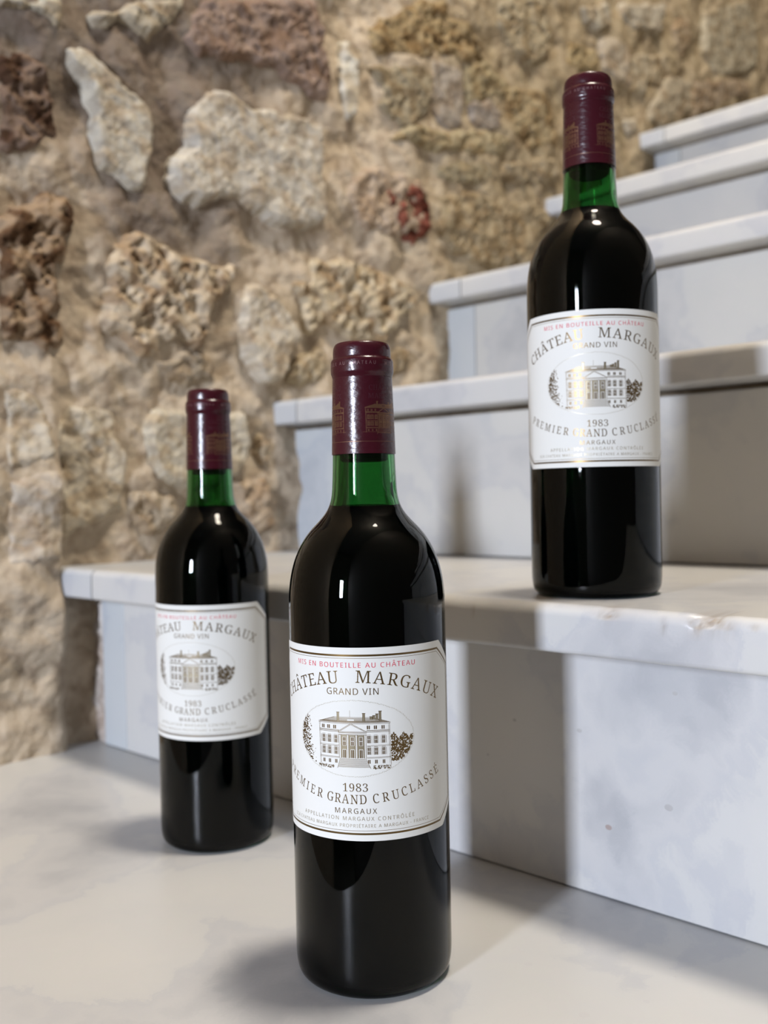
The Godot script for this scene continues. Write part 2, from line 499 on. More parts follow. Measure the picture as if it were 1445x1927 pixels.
	stone([0.690, 0.922, 0.805, 0.961, 0.815, 0.914, 0.802, 0.871, 0.765, 0.850, 0.722, 0.858, 0.695, 0.868, 0.683, 0.893], Color8(176, 160, 128), 1, 0.0040)
	stone([0.714, 0.808, 0.778, 0.824, 0.815, 0.808, 0.826, 0.787, 0.825, 0.743, 0.761, 0.721, 0.725, 0.728, 0.692, 0.753, 0.686, 0.784], Color8(178, 157, 116), 2, 0.0050)
	stone([0.551, 0.662, 0.605, 0.678, 0.656, 0.681, 0.676, 0.671, 0.649, 0.655, 0.574, 0.640, 0.553, 0.645], Color8(180, 166, 132), 1, 0.0040)
	stone([0.690, 0.693, 0.824, 0.729, 0.823, 0.690, 0.731, 0.672, 0.689, 0.674], Color8(176, 158, 126), 1, 0.0040)
	stone([0.549, 0.616, 0.604, 0.634, 0.688, 0.643, 0.788, 0.648, 0.822, 0.646, 0.818, 0.636, 0.756, 0.589, 0.731, 0.561, 0.639, 0.539, 0.589, 0.551, 0.548, 0.571], Color8(180, 160, 124), 1, 0.0050)
	stone([0.903, 0.977, 0.967, 1.006, 0.980, 0.998, 0.975, 0.974, 0.942, 0.959, 0.915, 0.962], Color8(192, 182, 160), 0, 0.0060)
	stone([1.014, 1.020, 1.143, 1.063, 1.148, 1.048, 1.136, 1.013, 1.043, 0.993, 1.014, 1.002], Color8(190, 180, 160), 0, 0.0060)
	stone([0.946, 0.943, 0.979, 0.958, 1.032, 0.954, 1.036, 0.925, 1.040, 0.895, 0.991, 0.892, 0.954, 0.899], Color8(194, 180, 158), 0, 0.0060)
	stone([1.041, 0.944, 1.103, 0.965, 1.102, 0.936, 1.085, 0.898, 1.055, 0.894, 1.046, 0.920], Color8(192, 177, 148), 0, 0.0060)
	stone([1.181, 1.051, 1.239, 1.073, 1.249, 1.034, 1.219, 0.997, 1.191, 1.008], Color8(182, 160, 128), 1, 0.0040)
	stone([1.312, 1.108, 1.497, 1.187, 1.527, 1.136, 1.525, 1.067, 1.439, 1.030, 1.346, 0.998, 1.303, 1.031], Color8(182, 171, 145), 0, 0.0050)
	stone([1.108, 0.967, 1.174, 0.989, 1.172, 0.948, 1.139, 0.917, 1.112, 0.921], Color8(175, 157, 125), 1, 0.0040)
	stone([1.167, 0.947, 1.241, 0.957, 1.245, 0.908, 1.176, 0.873, 1.131, 0.851, 1.094, 0.853, 1.122, 0.897], Color8(182, 168, 142), 0, 0.0040)
	stone([1.023, 0.835, 1.053, 0.845, 1.058, 0.825, 1.037, 0.818], Color8(198, 184, 160), 0, 0.0040)
	stone([0.971, 0.836, 0.999, 0.839, 0.993, 0.800, 0.974, 0.797], Color8(190, 174, 142), 0, 0.0040)
	stone([1.259, 0.967, 1.385, 1.003, 1.487, 1.026, 1.487, 1.001, 1.370, 0.955, 1.257, 0.900, 1.246, 0.930], Color8(176, 155, 128), 1, 0.0040)
	stone([0.858, 0.913, 0.937, 0.925, 0.945, 0.893, 0.882, 0.875, 0.852, 0.872], Color8(176, 154, 110), 1, 0.0050)


# ------------------------------------------------------------------ the marble stair

func slab(u0: float, u1: float, y: float, front: float, deep: float, step: float, chips := [], tone := Color(1, 1, 1)) -> ArrayMesh:
	# a tread with a rounded front arris, swept along the step edge; front is the local z of its face
	var prof := PackedVector2Array()   # (z, y) round the section, back bottom first
	var r := 0.007
	var r2 := 0.003
	prof.append(Vector2(front - deep, y - SLAB))
	prof.append(Vector2(front - 0.03, y - SLAB))
	for k in 4:
		var a := -PI / 2 + PI / 2 * k / 3.0
		prof.append(Vector2(front - r2 + r2 * cos(a), y - SLAB + r2 + r2 * sin(a)))
	prof.append(Vector2(front, y - SLAB * 0.5))
	for k in 7:
		var a := PI / 2 * k / 6.0
		prof.append(Vector2(front - r + r * cos(a), y - r + r * sin(a)))
	prof.append(Vector2(front - 0.03, y))
	prof.append(Vector2(front - deep, y))
	var nx := maxi(2, int((u1 - u0) / step) + 1)
	var ny := prof.size()
	var pos := PackedVector3Array()
	var col := PackedColorArray()
	for j in ny:
		for i in nx:
			var u := u0 + (u1 - u0) * i / (nx - 1)
			var z := prof[j].x
			var v := prof[j].y
			var c := tone
			for q in chips:
				var f: float = exp(-pow((u - q[0]) / q[2], 2.0) - pow((v - q[1]) / q[3], 2.0))
				if z > front - 0.02 and v > y - SLAB * 0.8:
					z -= f * q[4] * (0.6 + 0.4 * n_hi.get_noise_2d(u * 3.0, v * 3.0))
					v -= f * q[4] * 0.6
					c = c.lerp(Color(0.62, 0.53, 0.44), clampf(f * q[5] * 0.8 * (0.7 + n_hi.get_noise_2d(u * 2.0, v * 4.0)), 0, 1))
			z += 0.0003 * n_mid.get_noise_2d(u, v)
			pos.append(Vector3(u, v, z))
			col.append(c)
	var m := quads(pos, nx, ny, col)
	# end faces
	for e in 2:
		var st := SurfaceTool.new()
		st.begin(Mesh.PRIMITIVE_TRIANGLES)
		st.set_normal(Vector3(-1 if e == 0 else 1, 0, 0))
		st.set_color(tone)
		var tri := Geometry2D.triangulate_polygon(prof)
		for k in range(0, tri.size(), 3):
			for c in ([0, 1, 2] if e == 0 else [0, 2, 1]):
				var p: Vector2 = prof[tri[k + c]]
				st.add_vertex(Vector3(u0 if e == 0 else u1, p.y, p.x))
		m.add_surface_from_arrays(Mesh.PRIMITIVE_TRIANGLES, st.commit_to_arrays())
	return m


func plate(lo: Vector3, hi: Vector3, tone := Color(1, 1, 1)) -> ArrayMesh:
	# a riser: a plate with a small bevel round its face (the face looks along +z)
	var b := 0.0008
	var st := SurfaceTool.new()
	st.begin(Mesh.PRIMITIVE_TRIANGLES)
	st.set_smooth_group(-1)
	st.set_color(tone)
	var back := [Vector3(lo.x, lo.y, lo.z), Vector3(hi.x, lo.y, lo.z), Vector3(hi.x, hi.y, lo.z), Vector3(lo.x, hi.y, lo.z)]
	var rim := [Vector3(lo.x, lo.y, hi.z - b), Vector3(hi.x, lo.y, hi.z - b), Vector3(hi.x, hi.y, hi.z - b), Vector3(lo.x, hi.y, hi.z - b)]
	var face := [Vector3(lo.x + b, lo.y + b, hi.z), Vector3(hi.x - b, lo.y + b, hi.z), Vector3(hi.x - b, hi.y - b, hi.z), Vector3(lo.x + b, hi.y - b, hi.z)]
	for ring in [[back, rim], [rim, face]]:
		for k in 4:
			var n := (k + 1) % 4
			for v in [ring[0][k], ring[1][k], ring[1][n], ring[0][k], ring[1][n], ring[0][n]]:
				st.add_vertex(v)
	for v in [face[0], face[3], face[2], face[0], face[2], face[1]]:
		st.add_vertex(v)
	st.generate_normals()
	return st.commit()


func build_stairs() -> void:
	var stair := thing("staircase", "white marble staircase with overhanging treads climbing along the stone wall", "staircase", house)
	var lower := [0.0, 0.0, 0.0, 0.004, 0.012]
	# local x of the end joints of treads and risers, as the slabs were pieced out beside the wall
	var tread_joint := [0.0593, 0.03, 0.0428, 0.05, 0.04]
	var riser_joint := [0.0545, 0.0529, 0.0377, 0.05, 0.05]
	var riser_from := [0.017, -0.012, -0.0215, -0.01, 0.004]
	for k in 5:
		var y: float = (k + 1) * RISE - lower[k]
		var y_below: float = k * RISE - (lower[k - 1] if k > 0 else 0.0)
		var front := -k * RUN
		var deep := RUN + OVERHANG + 0.02 if k < 4 else 2.3
		var chips := []
		if k == 0:
			chips = [[0.5783, y - 0.003, 0.006, 0.003, 0.0022, 0.9], [0.628, y - 0.004, 0.004, 0.004, 0.0025, 1.1], [0.635, y - 0.002, 0.006, 0.004, 0.003, 1.2], [0.6098, y - 0.006, 0.002, 0.002, 0.0008, 1.0], [0.6437, y - 0.005, 0.003, 0.002, 0.001, 0.8], [0.6565, y - 0.004, 0.002, 0.0015, 0.0008, 0.8], [0.4904, y - 0.0075, 0.0012, 0.003, 0.0006, 0.7]]
		var j: float = tread_joint[k]
		put("tread", slab(-0.03, j - 0.0006, y, front, deep, 0.03, [], Color(0.93, 0.96, 1.0)), marble, stair)
		put("tread", slab(j + 0.0006, WIDTH, y, front, deep, 0.0015 if k == 0 else 0.05, chips), marble, stair)
		var z := front - OVERHANG
		var top := y - SLAB - (0.0003 if k == 0 else 0.0045)
		if k > 0:
			# the tan mortar bed between the riser and the tread above it, raked back from the face
			put("mortar_joint", plate(Vector3(riser_from[k], top - 0.004, z - 0.019), Vector3(WIDTH, y - SLAB - 0.0002, z - 0.007), Color(0.32, 0.27, 0.21)), stone_mats[0], stair)
		put("riser", plate(Vector3(riser_from[k], y_below + 0.0007, z - 0.02), Vector3(riser_joint[k] - 0.0005, top, z), Color(0.9, 0.95, 1.02)), marble, stair)
		put("riser", plate(Vector3(riser_joint[k] + 0.0005, y_below + 0.0007, z - 0.02), Vector3(WIDTH, top, z), [Color(1, 1, 1.01), Color(1, 0.99, 0.96), Color(0.98, 0.975, 0.95), Color(0.95, 0.96, 0.97), Color(0.93, 0.94, 0.95)][k]), marble, stair)
		if k == 0:
			var speck := plain(Color8(164, 163, 163), 0.4)
			var rust := plain(Color8(150, 138, 135), 0.4)
			for s in [[0.4931, 0.0912, 1.4, 0], [0.5387, 0.0917, 1.8, 0], [0.5935, 0.059, 2.6, 0], [0.5567, 0.0405, 2.2, 1], [0.5982, 0.1202, 1.6, 0], [0.4723, 0.067, 1.0, 0]]:
				var o := put("marble_speck", speck_mesh(s[2] * 0.001), rust if s[3] else speck, stair)
				o.transform = Transform3D(Basis(Vector3.RIGHT, PI / 2) * Basis.from_scale(Vector3(1, 1, 0.7)), Vector3(s[0], s[1], z))
		if k == 0:
			# rough stone filling the gap beside the first riser
			put("rubble_fill", fill_mesh(), stone_mats[1], stair)


func fill_mesh() -> ArrayMesh:
	var nx := 24
	var ny := 70
	var pos := PackedVector3Array()
	var col := PackedColorArray()
	for j in ny:
		for i in nx:
			var u := -0.03 + 0.055 * i / (nx - 1)
			var y := -0.01 + (RISE - SLAB + 0.008) * j / (ny - 1)
			pos.append(Vector3(u, y, -OVERHANG - 0.006 + 0.006 * n_mid.get_noise_2d(u + 4.0, y) + 0.002 * n_hi.get_noise_2d(u, y)))
			col.append(Color8(178, 164, 154).lerp(Color8(206, 202, 200), clampf(0.5 + n_mid.get_noise_2d(u * 0.7, y * 0.7 + 3.0), 0, 1)).srgb_to_linear())
	return quads(pos, nx, ny, col)


# ------------------------------------------------------------------ printing

class Print:
	# a sheet in millimetres on which inks are laid as numbers
	var lo: Vector2
	var hi: Vector2
	var k: float
	var w: int
	var h: int
	var ink := PackedByteArray()

	func _init(a: Vector2, b: Vector2, per_mm: float) -> void:
		lo = a
		hi = b
		k = per_mm
		w = int((b.x - a.x) * k)
		h = int((b.y - a.y) * k)
		ink.resize(w * h)

	func tri(a: Vector2, b: Vector2, c: Vector2, n: int) -> void:
		var p := [Vector2((a.x - lo.x) * k, (hi.y - a.y) * k), Vector2((b.x - lo.x) * k, (hi.y - b.y) * k), Vector2((c.x - lo.x) * k, (hi.y - c.y) * k)]
		var y0 := maxi(0, ceili(minf(p[0].y, minf(p[1].y, p[2].y)) - 0.5))
		var y1 := mini(h - 1, floori(maxf(p[0].y, maxf(p[1].y, p[2].y)) - 0.5))
		for y in range(y0, y1 + 1):
			var yc := y + 0.5
			var x0 := 1e9
			var x1 := -1e9
			for e in 3:
				var q: Vector2 = p[e]
				var r: Vector2 = p[(e + 1) % 3]
				if (q.y <= yc) != (r.y <= yc):
					var x := q.x + (r.x - q.x) * (yc - q.y) / (r.y - q.y)
					x0 = minf(x0, x)
					x1 = maxf(x1, x)
			for x in range(maxi(0, ceili(x0 - 0.5)), mini(w - 1, floori(x1 - 0.5)) + 1):
				ink[y * w + x] = n

	func poly(pts: PackedVector2Array, n: int) -> void:
		var t := Geometry2D.triangulate_polygon(pts)
		for i in range(0, t.size(), 3):
			tri(pts[t[i]], pts[t[i + 1]], pts[t[i + 2]], n)

	func line(a: Vector2, b: Vector2, width: float, n: int) -> void:
		var d := (b - a).normalized() * width * 0.5
		var o := Vector2(-d.y, d.x)
		tri(a - d * 0.6 + o, b + d * 0.6 + o, b + d * 0.6 - o, n)
		tri(a - d * 0.6 + o, b + d * 0.6 - o, a - d * 0.6 - o, n)

	func path(pts: Array, width: float, n: int) -> void:
		for i in pts.size() - 1:
			line(pts[i], pts[i + 1], width, n)

	func blob(c: Vector2, r: float, n: int, rng: RandomNumberGenerator) -> void:
		var pts := PackedVector2Array()
		for i in 6:
			pts.append(c + Vector2.from_angle(TAU * i / 6.0) * r * rng.randf_range(0.5, 1.2))
		poly(pts, n)

	func textures(base: Color, base_orm: Color, inks: Array) -> Array:
		# inks: [colour, roughness, metal]
		var a := PackedByteArray()
		var o := PackedByteArray()
		a.resize(w * h * 3)
		o.resize(w * h * 3)
		var im := Image.create(w, h, false, Image.FORMAT_RGB8)
		im.fill(base)
		a = im.get_data()
		im.fill(base_orm)
		o = im.get_data()
		for i in w * h:
			var v := ink[i]
			if v:
				var q: Array = inks[v - 1]
				var c: Color = q[0]
				a[i * 3] = c.r8
				a[i * 3 + 1] = c.g8
				a[i * 3 + 2] = c.b8
				o[i * 3 + 1] = int(q[1] * 255.0)
				o[i * 3 + 2] = int(q[2] * 255.0)
		return [ImageTexture.create_from_image(Image.create_from_data(w, h, false, Image.FORMAT_RGB8, a)), ImageTexture.create_from_image(Image.create_from_data(w, h, false, Image.FORMAT_RGB8, o))]


func glyph(face: String, ch: String) -> Array:
	# [triangles with cap height 1 and the baseline at 0, advance]
	var key := face + ch
	if glyphs.has(key):
		return glyphs[key]
	var f := SystemFont.new()
	f.font_names = PackedStringArray([face])
	var t := TextMesh.new()
	t.font = f
	t.font_size = 96
	t.pixel_size = 0.01
	t.depth = 0.01
	t.curve_step = 1.0
	t.horizontal_alignment = HORIZONTAL_ALIGNMENT_LEFT
	t.text = "H"
	var box_h := t.get_aabb()
	var base := box_h.position.y
	var cap := box_h.size.y
	var tris := PackedVector2Array()
	if ch != " ":
		t.text = ch
		var arr := t.get_mesh_arrays()
		var v: PackedVector3Array = arr[Mesh.ARRAY_VERTEX]
		var nn: PackedVector3Array = arr[Mesh.ARRAY_NORMAL]
		var ix: PackedInt32Array = arr[Mesh.ARRAY_INDEX]
		for i in range(0, ix.size(), 3):
			if nn[ix[i]].z > 0.5:
				for c in 3:
					var p := v[ix[i + c]]
					tris.append(Vector2(p.x / cap, (p.y - base) / cap))
	glyphs[key] = [tris, f.get_string_size(ch, HORIZONTAL_ALIGNMENT_LEFT, -1, 96).x * 0.01 / cap]
	return glyphs[key]


func lettering(sheet: Print, face: String, text: String, x0: float, x1: float, y: float, cap: float, ink: int, radius := 0.0, stretch := 1.0) -> void:
	# letters from x0 to x1 spaced evenly on a straight line, or on an arc of that radius (above 0 it bulges up, below it sags) whose middle is at x = 0 and height y
	var total := 0.0
	for ch in text:
		total += glyph(face, ch)[1] * cap * stretch
	var gap := (x1 - x0 - total) / maxf(1.0, text.length() - 1)
	var at := x0
	for ch in text:
		var g := glyph(face, ch)
		var adv: float = g[1] * cap * stretch
		var mid := at + adv * 0.5
		var tris: PackedVector2Array = g[0]
		var turn := 0.0
		var place := Vector2(mid, y)
		if radius != 0.0:
			var a := mid / radius
			place = Vector2(sin(a) * radius, y - radius + cos(a) * radius)
			turn = -a
		var t := Transform2D(turn, place)
		for i in range(0, tris.size(), 3):
			sheet.tri(t * Vector2(tris[i].x * cap * stretch - adv * 0.5, tris[i].y * cap), t * Vector2(tris[i + 1].x * cap * stretch - adv * 0.5, tris[i + 1].y * cap), t * Vector2(tris[i + 2].x * cap * stretch - adv * 0.5, tris[i + 2].y * cap), ink)
		at += adv + gap


func mansion(sheet: Print, t: Transform2D, lw: float, ink: int, pale: int, full: bool) -> void:
	# the engraved house, drawn in units of its own: 0..540 across, 0 at the foot, 325 at the cornice
	var L := func(x0: float, y0: float, x1: float, y1: float, k := 1.0): sheet.line(t * Vector2(x0, y0), t * Vector2(x1, y1), lw * k, ink)
	var R := func(x0: float, y0: float, x1: float, y1: float, n: int): sheet.poly(PackedVector2Array([t * Vector2(x0, y0), t * Vector2(x1, y0), t * Vector2(x1, y1), t * Vector2(x0, y1)]), n)
	# roof, hatched
	for k in (9 if full else 7):
		var f := k / (9.0 if full else 7.0)
		L.call(lerpf(8, 125, f), lerpf(330, 366, f), lerpf(532, 410, f), lerpf(330, 366, f), 0.9)
	L.call(0, 326, 130, 368); L.call(540, 326, 408, 368); L.call(130, 368, 408, 368)
	R.call(230, 340, 280, 352, 0)
	L.call(250, 368, 250, 420, 0.7)
	for c in [[160, 335, 404], [352, 340, 398], [405, 350, 372], [425, 350, 380], [447, 345, 392], [470, 340, 412]]:
		R.call(c[0] - 8, c[1], c[0] + 8, c[2], pale if full else ink)
		L.call(c[0] - 8, c[1], c[0] - 8, c[2]); L.call(c[0] + 8, c[1], c[0] + 8, c[2]); L.call(c[0] - 11, c[2], c[0] + 11, c[2], 1.6)
	# cornices and walls
	for y in [326, 318]: L.call(-4, y, 544, y)
	for y in [268, 262, 254]:
		L.call(4, y, 166, y); L.call(372, y, 536, y)
	for y in [154, 146]:
		L.call(8, y, 166, y, 0.7); L.call(372, y, 540, y, 0.7)
	for y in [62, 54]:
		L.call(8, y, 166, y); L.call(372, y, 546, y)
	L.call(2, 318, 8, 0); L.call(538, 318, 546, 0); L.call(10, 318, 16, 0, 0.6); L.call(530, 318, 537, 0, 0.6)
	# windows
	for x in [36, 82, 132, 384, 434, 490]:
		R.call(x - 11, 276, x + 11, 304, ink if full else pale)
		R.call(x - 2, 276, x + 2, 304, 0)
	for x in [40, 88, 140, 386, 436, 492]:
		for yy in [[170, 226], [82, 136]]:
			R.call(x - 9, yy[0], x + 9, yy[1], ink if full else pale)
			R.call(x - 1.5, yy[0], x + 1.5, yy[1], 0)
			R.call(x - 9, lerpf(yy[0], yy[1], 0.5) - 1.5, x + 9, lerpf(yy[0], yy[1], 0.5) + 1.5, 0)
			for s in [-1, 1]:
				L.call(x + s * 12, yy[0], x + s * 12, yy[1], 0.8); L.call(x + s * 19, yy[0], x + s * 19, yy[1], 0.8)
			L.call(x - 13, yy[1] + 6, x + 13, yy[1] + 6, 0.8)
		R.call(x - 9, 14, x + 9, 42, ink if full else pale)
		R.call(x - 1.5, 14, x + 1.5, 42, 0)
	# portico
	sheet.poly(PackedVector2Array([t * Vector2(160, 258), t * Vector2(255, 322), t * Vector2(368, 258)]), 0)
	for k in [0, 8]:
		L.call(160 + k * 2, 258 + k * 0.4, 255, 320 - k); L.call(255, 320 - k, 370 - k * 2, 258 + k * 0.4)
	for y in [256, 248, 234]: L.call(160, y, 370, y, 1.2)
	R.call(172, 56, 362, 230, pale)
	for x in [206, 266, 328]:
		R.call(x - 14, 150, x + 14, 218, 0)
		R.call(x - 10, 152, x + 10, 215, ink)
		R.call(x - 1.5, 150, x + 1.5, 218, 0)
		R.call(x - 14, 182, x + 14, 186, 0)
		R.call(x - 15, 56, x + 15, 122, 0)
		R.call(x - 11, 56, x + 11, 118, ink)
		R.call(x - 1.5, 56, x + 1.5, 122, 0)
	for x in [174, 232, 296, 360]:
		R.call(x - 8, 54, x + 8, 232, 0)
		L.call(x - 8, 54, x - 8, 232); L.call(x + 7, 54, x + 7, 232); L.call(x + 3, 54, x + 3, 232, 0.6)
	# steps
	for k in (11 if full else 5):
		var f := k / (11.0 if full else 5.0)
		L.call(lerpf(176, 152, f), lerpf(50, -22, f), lerpf(358, 394, f), lerpf(50, -22, f), 0.9)
	L.call(172, 54, 150, -24); L.call(362, 54, 396, -24)


func label_sheet() -> Print:
	var s := Print.new(Vector2(-57.5, 73.0), Vector2(57.5, 160.4), 17.0)
	var gold := 1
	var red := 2
	var pale := 3
	var thick := []
	var thin := []
	for k in [[55.6, 44.3, 156.3, 147.6, 76.6, 84.4, 0], [54.3, 43.6, 155.0, 146.9, 78.0, 85.3, 1]]:
		var pts := [Vector2(-k[1], k[2]), Vector2(k[1], k[2]), Vector2(k[0], k[3]), Vector2(k[0], k[5]), Vector2(k[1], k[4]), Vector2(-k[1], k[4]), Vector2(-k[0], k[5]), Vector2(-k[0], k[3]), Vector2(-k[1], k[2])]
		if k[6] == 0:
			thick = pts
		else:
			thin = pts
	s.path(thick, 0.85, gold)
	s.path(thin, 0.2, gold)
	lettering(s, "Droid Sans", "MIS EN BOUTEILLE AU CHÂTEAU", -31.6, 29.2, 150.9, 2.2, red, 0.0, 1.15)
	lettering(s, "Droid Serif", "CHÂTEAU", -46.0, -6.6, 144.2, 5.5, gold, 88.0, 1.04)
	lettering(s, "Droid Serif", "MARGAUX", 0.6, 44.4, 144.2, 5.5, gold, 88.0, 1.02)
	lettering(s, "Droid Sans", "GRAND VIN", -13.0, 11.6, 138.8, 2.9, gold, 0.0, 1.1)
	lettering(s, "Droid Serif", "1983", -6.1, 5.8, 95.6, 3.6, gold)
	lettering(s, "Droid Serif", "PREMIER", -46.6, -16.6, 90.0, 4.1, gold, -104.0, 0.86)
	lettering(s, "Droid Serif", "GRAND", -14.2, 5.2, 90.0, 4.1, gold, -104.0, 0.86)
	lettering(s, "Droid Serif", "CRU", 7.6, 20.2, 90.0, 4.1, gold, -104.0, 0.86)
	lettering(s, "Droid Serif", "CLASSÉ", 21.2, 45.0, 90.0, 4.1, gold, -104.0, 0.86)
	lettering(s, "Droid Sans", "MARGAUX", -10.1, 9.4, 85.7, 2.3, gold, 0.0, 1.1)
	lettering(s, "Droid Sans", "APPELLATION MARGAUX CONTRÔLÉE", -28.1, 27.2, 82.6, 1.7, pale, 0.0, 1.1)
	lettering(s, "Droid Sans", "SCA CHATEAU MARGAUX PROPRIÉTAIRE A MARGAUX - FRANCE", -37.2, 35.4, 79.5, 1.5, pale, 0.0, 1.05)
	# the oval, faint and broken
	var rng := RandomNumberGenerator.new()
	rng.seed = 83
	var c := Vector2(-0.8, 119.2)
	for k in 620:
		var a := TAU * k / 620.0 + rng.randf_range(0, 0.01)
		var p := c + Vector2(cos(a) * 28.4, sin(a) * 17.1) * rng.randf_range(0.985, 1.01)
		s.line(p, p + Vector2(-sin(a) * 0.3, cos(a) * 0.18), 0.1, pale)
	# trees, leaf by leaf, kept inside the oval
	for k in 2600:
		var p: Vector2
		if k % 2 == 0:
			p = Vector2(rng.randf_range(-29, -18.5), rng.randf_range(107, 131))
			if rng.randf() < smoothstep(-25.5, -19.0, p.x + (p.y - 112.0) * 0.2):
				continue
		else:
			p = Vector2(rng.randf_range(16.5, 28), rng.randf_range(109, 123.2))
			if p.y > 121.5 - absf(fmod(p.x - 15.0, 5.0) - 2.5) * 1.2:
				continue
		var e := (p - c) / Vector2(28.2, 17.0)
		if e.length() < 0.99 and rng.randf() < 0.85:
			s.blob(p, rng.randf_range(0.2, 0.5), gold, rng)
	var t := Transform2D(Vector2(33.2 / 540.0, 0), Vector2(0, 19.0 / 325.0), Vector2(-17.3, 107.3))
	mansion(s, t, 0.17, gold, pale, true)
	# flower beds by the steps
	for k in 150:
		var side := -1.0 if k % 2 == 0 else 1.0
		var p := Vector2(-0.8 + side * rng.randf_range(9.0, 17.0), 106.4 + rng.randf_range(-0.7, 0.7))
		s.blob(p, rng.randf_range(0.15, 0.35), gold, rng)
	return s


func capsule_sheet() -> Print:
	var s := Print.new(Vector2(-45.24, 247.0), Vector2(45.24, 300.0), 14.0)
	s.line(Vector2(-46, 252.6), Vector2(46, 252.6), 0.22, 1)
	for a in [53.5, -66.5, 173.5, -186.5]:
		var x: float = deg_to_rad(a) * 14.4
		mansion(s, Transform2D(Vector2(19.6 / 540.0, 0), Vector2(0, 11.6 / 325.0), Vector2(x - 9.8, 256.8)), 0.2, 1, 1, false)
		s.line(Vector2(x - 11.0, 257.0), Vector2(x + 11.0, 257.0), 0.2, 1)
		lettering(s, "Droid Serif", "CHÂTEAU", x - 8.0, x + 8.0, 276.6, 2.3, 2)
		lettering(s, "Droid Serif", "MARGAUX", x - 8.4, x + 8.4, 272.8, 2.3, 2)
	lettering(s, "Droid Sans", "MIS EN BOUTEILLE AU CHATEAU", -38.0, 9.2, 288.6, 1.5, 3)
	lettering(s, "Droid Sans", "MIS EN", 14.0, 24.0, 288.6, 1.5, 3)
	return s


# ------------------------------------------------------------------ the bottles

func label_mesh() -> ArrayMesh:
	# paper wrapped on the cylinder of the bottle: full height in the middle, clipped corners, a paper edge all round
	var r0 := 0.0375
	var r1 := 0.03768
	var half := 0.057
	var cols := [-half, -0.0465, -0.046]
	for k in 121:
		cols.append(-0.046 + 0.092 * (k + 1) / 122.0)
	cols.append_array([0.046, 0.0465, half])
	var xs := []
	for k in cols.size() - 1:
		var steps := 12 if absf(cols[k + 1] - cols[k]) > 0.003 else 1
		for q in steps:
			xs.append(lerpf(cols[k], cols[k + 1], float(q) / steps))
	xs.append(half)
	var st := SurfaceTool.new()
	st.begin(Mesh.PRIMITIVE_TRIANGLES)
	st.set_smooth_group(-1)
	var corner := func(x: float, y: float, r: float, n: Vector3) -> void:
		var a := x / 0.0374
		st.set_normal(n if n != Vector3.ZERO else Vector3(sin(a), 0, cos(a)))
		st.set_uv(Vector2((x * 1000.0 + 57.5) / 115.0, (160.4 - y * 1000.0) / 87.4))
		st.add_vertex(Vector3(sin(a) * r, y, cos(a) * r))
	var top := func(x: float) -> float: return 0.1598 - maxf(0.0, absf(x) - 0.0462) * 0.92
	var low := func(x: float) -> float: return 0.0734 + maxf(0.0, absf(x) - 0.0468) * 0.86
	for k in xs.size() - 1:
		var a: float = xs[k]
		var b: float = xs[k + 1]
		for c in [[a, low.call(a)], [a, top.call(a)], [b, top.call(b)], [a, low.call(a)], [b, top.call(b)], [b, low.call(b)]]:
			corner.call(c[0], c[1], r1, Vector3.ZERO)
		for e in [[top, Vector3.UP], [low, Vector3.DOWN]]:
			var f: Callable = e[0]
			var order := [[a, r1], [a, r0], [b, r0], [a, r1], [b, r0], [b, r1]]
			if e[1] == Vector3.DOWN:
				order.reverse()
			for c in order:
				corner.call(c[0], f.call(c[0]), c[1], e[1])
	for x in [-half, half]:
		var n := Vector3(sign(x) * cos(half / 0.0374), 0, -sin(half / 0.0374))
		var order := [[low, r0], [top, r0], [top, r1], [low, r0], [top, r1], [low, r1]]
		if x > 0:
			order.reverse()
		for c in order:
			var f: Callable = c[0]
			corner.call(x, f.call(x), c[1], n)
	return st.commit()


